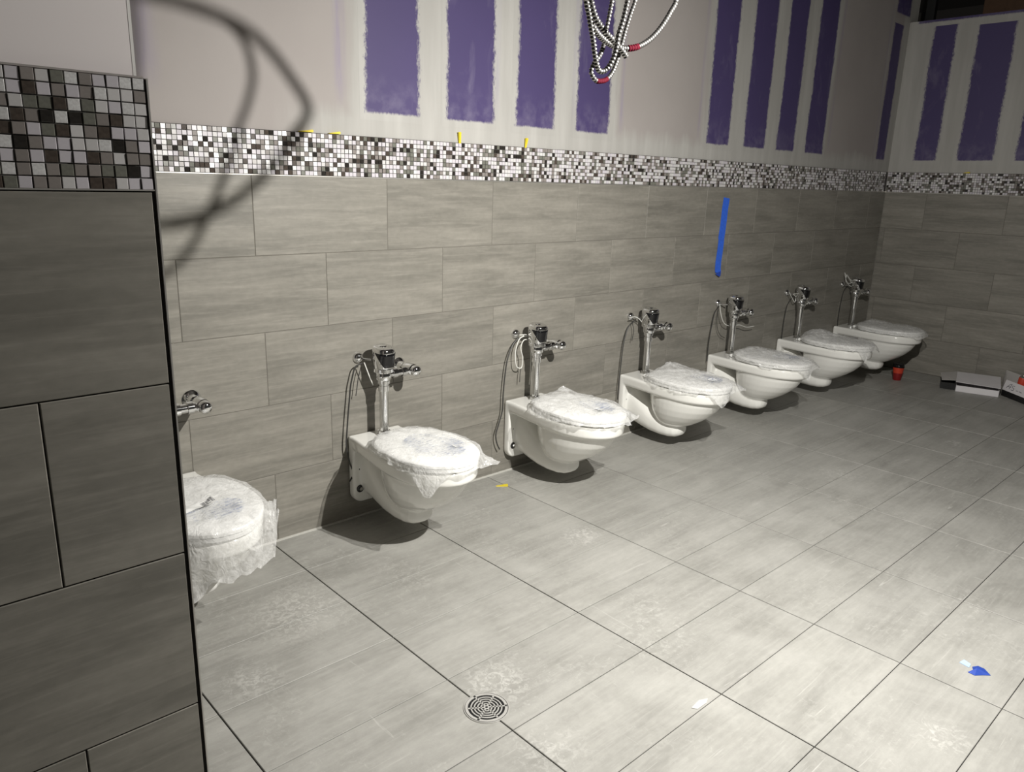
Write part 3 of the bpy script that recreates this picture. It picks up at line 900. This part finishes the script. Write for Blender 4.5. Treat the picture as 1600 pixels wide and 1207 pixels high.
# ------------------------------------------------------------------ sensor cables and wires beside the valves
def px_curve(name, pts, y, r, mat, label, cat, group=None, samples=8, parent=None, seg=6):
    P = [hit(p[0], p[1], 1, p[2] if len(p) > 2 else y) for p in pts]
    o = MB().tube(spline(P, samples), r, seg).build(name, mat, parent)
    if label: tag(o, label, cat, group)
    return o
c6 = lambda a, b: (760 + a / 3.81, 470 + b / 3.81)
c7 = lambda a, b: (1080 + a / 4, 400 + b / 4)
cables = [
    ('first fully visible toilet', [(566, 568), (557, 572), (550, 592), (545.5, 630), (542.5, 670), (541.5, 700), (546, 722), (551, 744), (546, 753)]),
    ('third toilet from the partition', [c6(190, 222), c6(160, 260), c6(128, 340), c6(110, 450), c6(100, 560), c6(94, 660), c6(72, 740), c6(56, 800), c6(66, 860), c6(78, 885)]),
    ('middle toilet of the row', [c6(888, 112), c6(850, 150), c6(822, 230), c6(806, 330), c6(796, 420), c6(786, 500), c6(780, 590)]),
    ('toilet below the blue tape', [c7(182, 306), c7(152, 345), c7(130, 430), c7(110, 540), c7(98, 660)]),
    ('toilet second from the far corner', [c7(628, 262), c7(602, 305), c7(582, 390), c7(568, 490), c7(558, 575)]),
    ('toilet nearest the far corner', [c7(990, 176), c7(956, 215), c7(936, 290), c7(920, 380), c7(912, 450)])]
for what, pts in cables:
    px_curve('sensor_cable', pts, -0.028, 0.0036, M['cable_dark'], 'dark thin cable hanging down the wall left of the ' + what, 'cable', 'sensor cables beside the valves')
wires = [
    ('short white wire end sticking out below the valve head of the first fully visible toilet', [(569, 567), (572, 575), (577, 588), (583, 602)]),
    ('white wire in two hanging loops beside the flush valve of the third toilet', [c6(196, 205), c6(240, 205), c6(200, 225), c6(180, 270), c6(172, 340), c6(185, 398), c6(205, 402), c6(216, 350), c6(206, 270), c6(224, 235), c6(250, 235), c6(262, 290), c6(262, 420), c6(256, 500)]),
    ('white wire bent over the flush valve of the middle toilet', [c6(862, 98), c6(895, 100), c6(918, 118), c6(936, 146), c6(962, 156)]),
    ('long white wire tail curling across the flush tube below the blue tape', [c7(178, 300), c7(185, 360), c7(205, 420), c7(245, 440), c7(300, 432), c7(345, 446), c7(392, 440)]),
    ('small white wire tuft at the valve second from the far corner', [c7(612, 228), c7(630, 262), c7(648, 288), c7(655, 262), c7(640, 240), c7(668, 238)]),
    ('white wire coil standing up beside the valve nearest the far corner', [c7(960, 105), c7(968, 150), c7(988, 184), c7(1008, 188), c7(1012, 172), c7(992, 146), c7(970, 122), c7(966, 150), c7(984, 172), c7(1000, 168), c7(985, 140), c7(962, 112)])]
for lab, pts in wires:
    px_curve('loose_wire', pts, -0.046 if 'two hanging loops' in lab else -0.06, 0.0027, M['wire_white'], lab, 'wire', 'white wires at the valves')
for i, pts in ((0, [(564, 574), (560, 590), (557, 612), (556, 619)]), (1, [c6(205, 405), c6(200, 440), c6(198, 485)]), (2, [c6(868, 125), c6(876, 180), c6(866, 240)]), (3, [c7(172, 330), c7(160, 400), c7(165, 460), c7(185, 500), c7(208, 512)])):
    px_curve('loose_wire', pts, -0.03, 0.0022, M['cable_dark'], 'short dark wire tail under the wall boss of the ' + cables[i][0], 'wire')

# ------------------------------------------------------------------ armoured cables hanging from above
k7 = lambda a, b: (860 + a / 6.667, b / 6.667)
M['groove'] = simple('cable_groove', (0.03, 0.028, 0.026), 0.6)
def armoured(pts, r, label, reds=()):
    """steel spiral conduit: ribbed tube with dark grooves; pts = (px, py, y) or world points"""
    P = [Vector(p[1]) if p[0] == 'w' else hit(p[0], p[1], 1, p[2]) for p in pts]
    S = spline(P, 40)
    out = [S[0]]; acc = 0.0; step = 0.0018          # resample evenly
    for a, b in zip(S, S[1:]):
        L = (b - a).length; t = step - acc
        while t <= L:
            out.append(a + (b - a) * (t / L)); t += step
        acc = (acc + L) % step
    rs = [r * (1.0 if (i % 5) in (0, 1, 2) else 0.70) for i in range(len(out))]
    b_ = MB().tube(out, rs, 9)
    o = b_.build('armoured_cable', M['steel'], None, True, None)
    o.data.materials.append(M['groove'])
    mi = [1 if ((f_[0] // 9) % 5) in (2, 3, 4) and len(f_) == 4 else 0 for f_ in b_.f]
    o.data.polygons.foreach_set('material_index', mi)
    tag(o, label, 'cable', 'armoured cables hanging from above')
    for p0, p1 in reds:
        q0, q1 = (hit(*k7(*p), 1, -1.47) for p in (p0, p1))
        low = [i for i, p in enumerate(out) if p.z < 2.05]
        i0 = min(low, key=lambda i: (out[i] - q0).length); i1 = min(low, key=lambda i: (out[i] - q1).length)
        i0, i1 = min(i0, i1), max(i0, i1)
        MB().tube(out[i0:i1], [x * 1.10 for x in rs[i0:i1]], 9).build('red_sleeve', M['red_sleeve'], o, True, None)
    return o
W_ = lambda x, y, z: ('w', (x, y, z))
armoured([W_(0.84, -1.50, 3.40), W_(0.845, -1.50, 2.7), W_(0.852, -1.50, 2.2), (*k7(380, 30), -1.50), (*k7(400, 130), -1.50), (*k7(445, 270), -1.50), (*k7(540, 400), -1.49),
          (*k7(660, 480), -1.485), (*k7(760, 505), -1.485), (*k7(860, 500), -1.49), (*k7(1000, 440), -1.49), (*k7(1150, 290), -1.49), (*k7(1250, 130), -1.49), (*k7(1305, 25), -1.49),
          W_(1.185, -1.50, 2.070), W_(1.14, -1.50, 2.112), W_(1.06, -1.50, 2.133), W_(0.96, -1.50, 2.138), W_(0.86, -1.48, 2.16), W_(0.82, -1.46, 2.40), W_(0.82, -1.46, 3.40)], 0.0078,
         'steel armoured cable bent into the wide right-hand arc with red bushing', [((760, 500), (850, 500))])
armoured([W_(0.90, -1.53, 3.40), W_(0.895, -1.53, 2.7), W_(0.888, -1.53, 2.15), (*k7(428, 30), -1.53), (*k7(470, 180), -1.53), (*k7(560, 320), -1.53), (*k7(670, 440), -1.53), (*k7(740, 520), -1.53), (*k7(790, 590), -1.53)], 0.0078,
         'steel armoured cable with its cut end pointing down to the right')
armoured([W_(0.95, -1.47, 3.40), W_(0.95, -1.47, 2.5), (*k7(640, 25), -1.46), (*k7(610, 180), -1.46), (*k7(580, 330), -1.455), (*k7(555, 470), -1.455), (*k7(510, 590), -1.46), (*k7(450, 670), -1.46), (*k7(425, 750), -1.46), (*k7(460, 825), -1.46),
          (*k7(540, 845), -1.455), (*k7(630, 780), -1.445), (*k7(690, 650), -1.44), (*k7(735, 500), -1.435), (*k7(780, 330), -1.43), (*k7(835, 150), -1.43), (*k7(880, 25), -1.43), W_(1.115, -1.43, 2.060), W_(1.105, -1.43, 2.100), W_(1.07, -1.43, 2.125), W_(0.99, -1.43, 2.134), W_(0.85, -1.42, 2.16), W_(0.80, -1.42, 2.5), W_(0.80, -1.42, 3.40)], 0.0062,
         'thin armoured cable looped lowest with a red bushing at the bottom', [((505, 850), (655, 755))])
armoured([W_(0.95, -1.57, 3.40), W_(0.955, -1.57, 2.5), (*k7(800, 25), -1.57), (*k7(760, 200), -1.57), (*k7(705, 380), -1.565), (*k7(680, 530), -1.56), (*k7(635, 650), -1.555), (*k7(570, 735), -1.55), (*k7(510, 740), -1.55), (*k7(485, 680), -1.555),
          (*k7(465, 580), -1.56), (*k7(445, 420), -1.565), (*k7(420, 270), -1.57), (*k7(395, 120), -1.575), (*k7(375, 25), -1.58), W_(0.80, -1.58, 2.4), W_(0.80, -1.58, 3.40)], 0.0068,
         'steel armoured cable looped inside the bundle, dull grey')

# ------------------------------------------------------------------ floor drain
dc = hit(760, 1107, 2, 0.0)
dr = empty('floor_drain', (dc.x, dc.y, 0.0))
tag(dr, 'round chrome floor drain grate set on a floor tile joint', 'drain')
dr.rotation_euler = (0, 0, rad(12))
MB().lathe((0, 0, 0.0004), (0, 0, 1), [(0, 0.0655), (0.0014, 0.0655)], 48).build('pit_shade_disc', M['pit_shade'], dr)  # thin black disc stands in for the shaded hollow; no real depth
def ringbar(ri, ro, z0, z1, n=48):
    v = []; f = []
    for k in range(n):
        c, s = math.cos(2 * PI * k / n), math.sin(2 * PI * k / n)
        v += [(ri * c, ri * s, z0), (ro * c, ro * s, z0), (ro * c, ro * s, z1 - 0.0006), ((ro - 0.0006) * c, (ro - 0.0006) * s, z1), ((ri + 0.0004) * c, (ri + 0.0004) * s, z1)]
    for k in range(n):
        j = (k + 1) % n
        for a in range(5):
            b = (a + 1) % 5
            f.append((k * 5 + a, j * 5 + a, j * 5 + b, k * 5 + b))
    return v, f
M['nickel'] = simple('nickel_grate', (0.55, 0.54, 0.51), 0.38, 0.35)
g = MB().add(*ringbar(0.0665, 0.0695, 0.0003, 0.0030)); g.build('outer_ring', M['nickel'], dr)
rf = MB().add(*ringbar(0.0560, 0.0648, 0.0003, 0.0036)).build('frame_ring', M['nickel'], dr)
for ro in (0.0065, 0.0165, 0.0265, 0.0365, 0.0465):
    v, f = ringbar(ro - 0.0022, ro + 0.0022, 0.0018, 0.0036, 36)
    MB().add(v, f).build('grate_ring', M['nickel'], dr)
for k in range(6):
    a = PI / 3 * k + 0.25; c, s = math.cos(a), math.sin(a); hw = 0.0026
    m = MB(); m.box(0.008, 0.0575, -hw, hw, 0.0018, 0.0036)
    m.v = [Vector((p.x * c - p.y * s, p.x * s + p.y * c, p.z)) for p in m.v]
    m.build('spoke', M['nickel'], dr, False)
for k in (1, 3, 5):
    a = PI / 3 * k + 0.25
    MB().lathe((0.0600 * math.cos(a), 0.0600 * math.sin(a), 0.0034), (0, 0, 1), [(0, 0.0038), (0.001, 0.0038), (0.0014, 0.003)], 12).build('screw', M['rubber'], dr)

# ------------------------------------------------------------------ tape, wedges, scraps
def strip_obj(name, P, half, nrm, th, mat, seed=0):
    """tape: ribbon along P with thickness"""
    v = []; f = []
    nrm = Vector(nrm)
    for i, p in enumerate(P):
        p = Vector(p); t = (Vector(P[min(i + 1, len(P) - 1)]) - Vector(P[max(i - 1, 0)])).normalized()
        s = t.cross(nrm).normalized()
        w0 = half[i] if isinstance(half, list) else half
        v += [p - s * w0, p + s * w0, p + s * w0 + nrm * th, p - s * w0 + nrm * th]
    for i in range(len(P) - 1):
        for a in range(4):
            b = (a + 1) % 4
            f.append((i * 4 + a, i * 4 + b, i * 4 + 4 + b, i * 4 + 4 + a))
    n = len(P) - 1
    f += [(0, 3, 2, 1), (n * 4, n * 4 + 1, n * 4 + 2, n * 4 + 3)]
    return MB().add(v, f).build(name, mat, None, False)
tp = empty('painters_tape', (3.9, 0, 0.96))
tag(tp, 'strip of blue masking tape stuck upright on the wall tiles', 'tape')
for name, zz, hw, lift in (('upper_strip', [1.468, 1.40, 1.33, 1.26, 1.20], 0.036, 0.0012), ('lower_strip', [1.225, 1.17, 1.11, 1.05, 1.00, 0.975], 0.034, 0.0022)):
    P = [(3.925 - (1.468 - z) * 0.055 + 0.003 * math.sin(z * 40), -lift - (0.006 if z < 0.99 else 0), z) for z in zz]
    o = strip_obj(name, P, hw, (0, -1, 0), 0.0006, M['blue_tape'])
    o.parent = tp; o.matrix_parent_inverse = Matrix.Translation(tp.location).inverted()
o = strip_obj('curled_end', [(3.898, -0.009, 0.976), (3.902, -0.016, 0.962), (3.905, -0.020, 0.950)], [0.033, 0.02, 0.005], (0, -1, 0), 0.0006, M['blue_scrap'])
o.parent = tp; o.matrix_parent_inverse = Matrix.Translation(tp.location).inverted()

# crumpled scrap of tape on the floor
pts = [hit(*p, 2, 0.0) for p in ((1519, 1043), (1528, 1041.5), (1538, 1046), (1548, 1056.5), (1536, 1056), (1523, 1056.5), (1512, 1051), (1521, 1049.5))]
c0 = sum(pts, Vector()) / len(pts)
v = [p + Vector((0, 0, 0.0015)) for p in pts] + [c0 + Vector((-0.004, 0.004, 0.013))] + [p + Vector((0, 0, 0.0003)) for p in pts]
n8 = len(pts)
f = [(i, (i + 1) % n8, n8) for i in range(n8)] + [(i, n8 + 1 + i, n8 + 1 + (i + 1) % n8, (i + 1) % n8) for i in range(n8)] + [tuple(n8 + 1 + i for i in reversed(range(n8)))]
tag(link('tape_scrap', mesh('tape_scrap', v, f, False, [M['blue_scrap']])), 'crumpled dark blue tape scrap on the floor at lower right', 'tape scrap')
pts = [hit(*p, 2, 0.0) for p in ((1499, 1036), (1506, 1033), (1517, 1039), (1514, 1044))]
v = [p + Vector((0, 0, 0.0003)) for p in pts] + [p + Vector((0, 0, 0.0016 + 0.003 * (i == 1))) for i, p in enumerate(pts)]
tag(link('tape_scrap', mesh('tape_scrap', v, [(0, 3, 2, 1), (4, 5, 6, 7)] + [(i, (i + 1) % 4, 4 + (i + 1) % 4, 4 + i) for i in range(4)], False, [M['blue_pale']])),
    'pale blue tape scrap touching the dark blue one on the floor', 'tape scrap')
pts = [hit(*p, 2, 0.0) for p in ((1080, 1107), (1092, 1095), (1106, 1092), (1104, 1099), (1090, 1109))]
v = [p + Vector((0, 0, 0.0003)) for p in pts] + [p + Vector((0, 0, 0.0012)) for p in pts]
tag(link('paper_scrap', mesh('paper_scrap', v, [(4, 3, 2, 1, 0), (5, 6, 7, 8, 9)] + [(i, (i + 1) % 5, 5 + (i + 1) % 5, 5 + i) for i in range(5)], False, [M['paper']])),
    'small white paper scrap beside a floor joint, right of the drain', 'paper scrap')

def wedge(loc, rot, label, L=0.055):
    """yellow tile levelling wedge: tapering, stepped base"""
    w0 = 0.0065
    v = [(0, -w0, 0), (L, -w0, 0), (L, w0, 0), (0, w0, 0), (0.004, -w0 * 0.8, 0.0015), (L - 0.004, -w0, 0.010), (L - 0.004, w0, 0.010), (0.004, w0 * 0.8, 0.0015), (L, -w0, 0.008), (L, w0, 0.008)]
    f = [(0, 3, 2, 1), (0, 4, 7, 3), (4, 5, 6, 7), (5, 8, 9, 6), (8, 1, 2, 9), (0, 1, 8, 5, 4), (3, 7, 6, 9, 2)]
    o = link('tile_wedge', mesh('tile_wedge', v, f, False, [M['yellow']]), None, None, loc, rot)
    tag(o, label, 'tile wedge', 'yellow tile wedges')
    return o
zt = MOS1 + 0.0015
p = hit(466, 208, 1, 0.0)
wedge((p.x, -0.001, zt + 0.001), (0, 0, 0), 'yellow plastic wedge lying on the mosaic top, leftmost of them', 0.062)
p = hit(513, 211, 1, 0.0)
wedge((p.x, -0.001, zt + 0.001), (0, 0, 0), 'yellow plastic wedge lying on the mosaic top, second from left', 0.052)
p = hit(719, 226, 1, 0.0)
wedge((p.x, 0.001, zt - 0.003), (PI / 2, -PI / 2 - 0.16, 0), 'yellow plastic wedge leaning upright on mosaic below the second purple strip', 0.05)
p = hit(821.5, 233, 1, 0.0)
wedge((p.x, 0.001, zt - 0.003), (PI / 2, -PI / 2 + 0.02, 0), 'yellow plastic wedge standing upright on mosaic below the third purple strip', 0.046)
p = hit(1510, 267, 0, FARX)
wedge((FARX - 0.006, p.y + 0.02, zt), (0, 0, -PI / 2), 'yellow plastic wedge lying on the far wall mosaic top', 0.05)
p = hit(775, 760, 2, 0.0); q = hit(793, 760, 2, 0.0)
wedge((p.x, p.y, 0.0004), (0, 0, math.atan2(q.y - p.y, q.x - p.x)), 'yellow plastic wedge lying on the floor between two toilets', 0.062)

# ------------------------------------------------------------------ red cup
cp = hit(1401, 595, 2, 0.0)
cup = empty('paper_cup', (cp.x + 0.03, cp.y + 0.012, 0.0006))
tag(cup, 'red paper cup with black lid standing on the floor near the corner', 'cup')
MB().lathe((0, 0, 0), (0, 0, 1), [(0, 0.031), (0.002, 0.032), (0.062, 0.0385)], 28).build('lower_wall', M['cup_dark'], cup)
MB().lathe((0, 0, 0), (0, 0, 1), [(0.062, 0.0387), (0.112, 0.0440)], 28).build('upper_wall', M['cup_red'], cup)
MB().lathe((0, 0, 0), (0, 0, 1), [(0.110, 0.0462), (0.118, 0.0470), (0.121, 0.0445), (0.134, 0.0425), (0.137, 0.0395), (0.1345, 0.036), (0.133, 0.002)], 28).build('lid', M['black_gloss'], cup)

# ------------------------------------------------------------------ cartons by the far wall
def panel(mb, quad, th):
    a, b, c, d = [Vector(q) for q in quad]
    n = (b - a).cross(d - a).normalized() * th
    mb.add([a, b, c, d, a + n, b + n, c + n, d + n], [(0, 3, 2, 1), (4, 5, 6, 7), (0, 1, 5, 4), (1, 2, 6, 5), (2, 3, 7, 6), (3, 0, 4, 7)])
A0 = hit(1492, 612, 2, 0.0); A1 = hit(1563, 622, 2, 0.0)
dirx = (A1 - A0).normalized(); dep = Vector((-dirx.y, dirx.x, 0))
if dep.x < 0: dep = -dep
bx = empty('flat_carton', (A0.x, A0.y, 0.0), (0, 0, math.atan2(dirx.y, dirx.x)))
tag(bx, 'low white cardboard carton with raised top flap by the far wall', 'carton')
# local x along the front edge (away to the right), local y towards the far wall
LW = (A1 - A0).length - 0.014; DP = 0.30; HB = 0.052
m = MB()
panel(m, [(0, 0, 0.0008), (LW, 0, 0.0008), (LW, DP, 0.0008), (0, DP, 0.0008)], 0.003)
panel(m, [(0, 0, 0.0008), (LW, 0, 0.0008), (LW, 0, HB), (0, 0, HB)], -0.003)
panel(m, [(0, DP, 0.0008), (LW, DP, 0.0008), (LW, DP, HB + 0.03), (0, DP, HB + 0.03)], 0.003)
panel(m, [(0, 0, 0.0008), (0, DP, 0.0008), (0, DP, HB), (0, 0, HB)], 0.003)
panel(m, [(LW, 0, 0.0008), (LW, DP, 0.0008), (LW, DP, HB), (LW, 0, HB)], -0.003)
m.build('tray', M['carton'], bx, False)
m = MB()
panel(m, [(-0.005, -0.015, HB + 0.030), (LW + 0.005, -0.015, HB + 0.022), (LW + 0.005, DP, HB + 0.05), (-0.005, DP, HB + 0.05)], 0.003)
m.build('top_flap', M['carton'], bx, False)
m = MB()
panel(m, [(-0.005, 0.02, HB + 0.034), (-0.005, DP, HB + 0.05), (-0.125, DP - 0.02, HB + 0.028), (-0.105, 0.075, HB + 0.012)], 0.003)
m.build('side_flap', M['carton_grey'], bx, False)
# black moulded tray under the side flap
bt = MB()
bt.loft([[(-0.11, 0.045, 0.0008), (-0.004, 0.045, 0.0008), (-0.004, 0.22, 0.0008), (-0.11, 0.22, 0.0008)], [(-0.115, 0.04, 0.055), (-0.004, 0.04, 0.055), (-0.004, 0.225, 0.055), (-0.115, 0.225, 0.055)],
         [(-0.107, 0.048, 0.055), (-0.010, 0.048, 0.055), (-0.010, 0.217, 0.055), (-0.107, 0.217, 0.055)], [(-0.103, 0.052, 0.006), (-0.012, 0.052, 0.006), (-0.012, 0.213, 0.006), (-0.103, 0.213, 0.006)]])
o = bt.build('black_tray', M['black'], None, False)
o.location = bx.location; o.rotation_euler = bx.rotation_euler
tag(o, 'small black tray on the floor left of the low white carton', 'tray')

# open carton with marker writing, tipped up on a black case
F0 = Vector((6.190, -1.242, 0.050)); F1 = Vector((6.205, -1.256, 0.130))
K0 = Vector((6.350, -1.196, 0.090)); K1 = Vector((6.357, -1.204, 0.176))
RR = Vector((-0.23, -0.287, -0.004))
cs = empty('black_case', (F0.x, F0.y, 0.0005))
tag(cs, 'flat black case on the floor under the tilted white carton', 'case')
f0 = Vector((0.004, 0.004, 0)); k0 = K0 - F0 + Vector((0.0, -0.002, 0)); k0.z = 0
rr = RR.copy(); rr.z = 0
def slab(z0f, z1f, z0b, z1b, g):
    m = MB(); up = Vector((0, 0, 1)); e = (k0 * g, rr * g)
    c = [f0 + e[0] + e[1], f0 + e[0] - e[1] + rr, k0 - e[0] - e[1] + rr, k0 - e[0] + e[1]]
    m.loft([[c[0] + up * z0f, c[1] + up * z0f, c[2] + up * z0b, c[3] + up * z0b], [c[0] + up * z1f, c[1] + up * z1f, c[2] + up * z1b, c[3] + up * z1b]])
    return m
slab(0, 0.026, 0, 0.046, 0.0).build('case_base', M['black'], cs, False)
slab(0.0268, 0.0455, 0.0468, 0.0855, 0.012).build('case_lid', M['black'], cs, False)
cb = empty('tilted_carton', tuple(F0))
tag(cb, 'open white carton with handwritten letters tipped on a black case at the right edge', 'carton')
def side(name, p, q, mat, th):
    m = MB(); panel(m, [x - F0 for x in (p[0], q[0], q[1], p[1])], th); return m.build(name, mat, cb, False)
side('front_panel', (F0, F1), (F0 + RR, F1 + RR), M['carton'], 0.003)
side('end_panel', (F0, F1), (K0, K1), M['carton_grey'], -0.003)
side('back_panel', (K0, K1), (K0 + RR, K1 + RR), M['carton_grey'], -0.003)
m = MB(); panel(m, [x - F0 for x in (F0, F0 + RR, K0 + RR, K0)], 0.003); m.build('bottom_panel', M['carton_grey'], cb, False)
# strokes on the front panel: (along, up) in metres from its lower left corner
ux = RR.normalized(); uz = (F1 - F0).normalized(); un = ux.cross(uz).normalized()
if un.dot(CAM_C - F0) < 0: un = -un
ink = MB()
for st in ([(0.032, 0.022), (0.050, 0.048), (0.076, 0.062), (0.070, 0.040), (0.066, 0.022)], [(0.042, 0.036), (0.076, 0.038)],
           [(0.112, 0.056), (0.090, 0.052), (0.090, 0.042), (0.112, 0.036), (0.110, 0.022), (0.086, 0.020)], [(0.140, 0.028), (0.160, 0.030)], [(0.172, 0.030), (0.20, 0.028)]):
    ink.tube(spline([ux * a_ + uz * b_ + un * 0.0036 for a_, b_ in st], 4), 0.0018, 5)
ink.build('marker_writing', M['ink'], cb)
# red can standing in the open carton, cut by the picture edge
rd = empty('red_can', (6.178, -1.362, 0.0735), (rad(6), rad(-9), 0))
tag(rd, 'red can standing in the open carton at the right picture edge', 'can')
MB().lathe((0, 0, 0), (0, 0, 1), [(0.002, 0.024), (0.008, 0.030), (0.098, 0.030), (0.108, 0.025)], 24).build('can_body', M['cup_red'], rd)
MB().lathe((0, 0, 0.108), (0, 0, 1), [(0, 0.0255), (0.004, 0.0255), (0.004, 0.023), (0.002, 0.022)], 24).build('can_rim', M['steel'], rd)
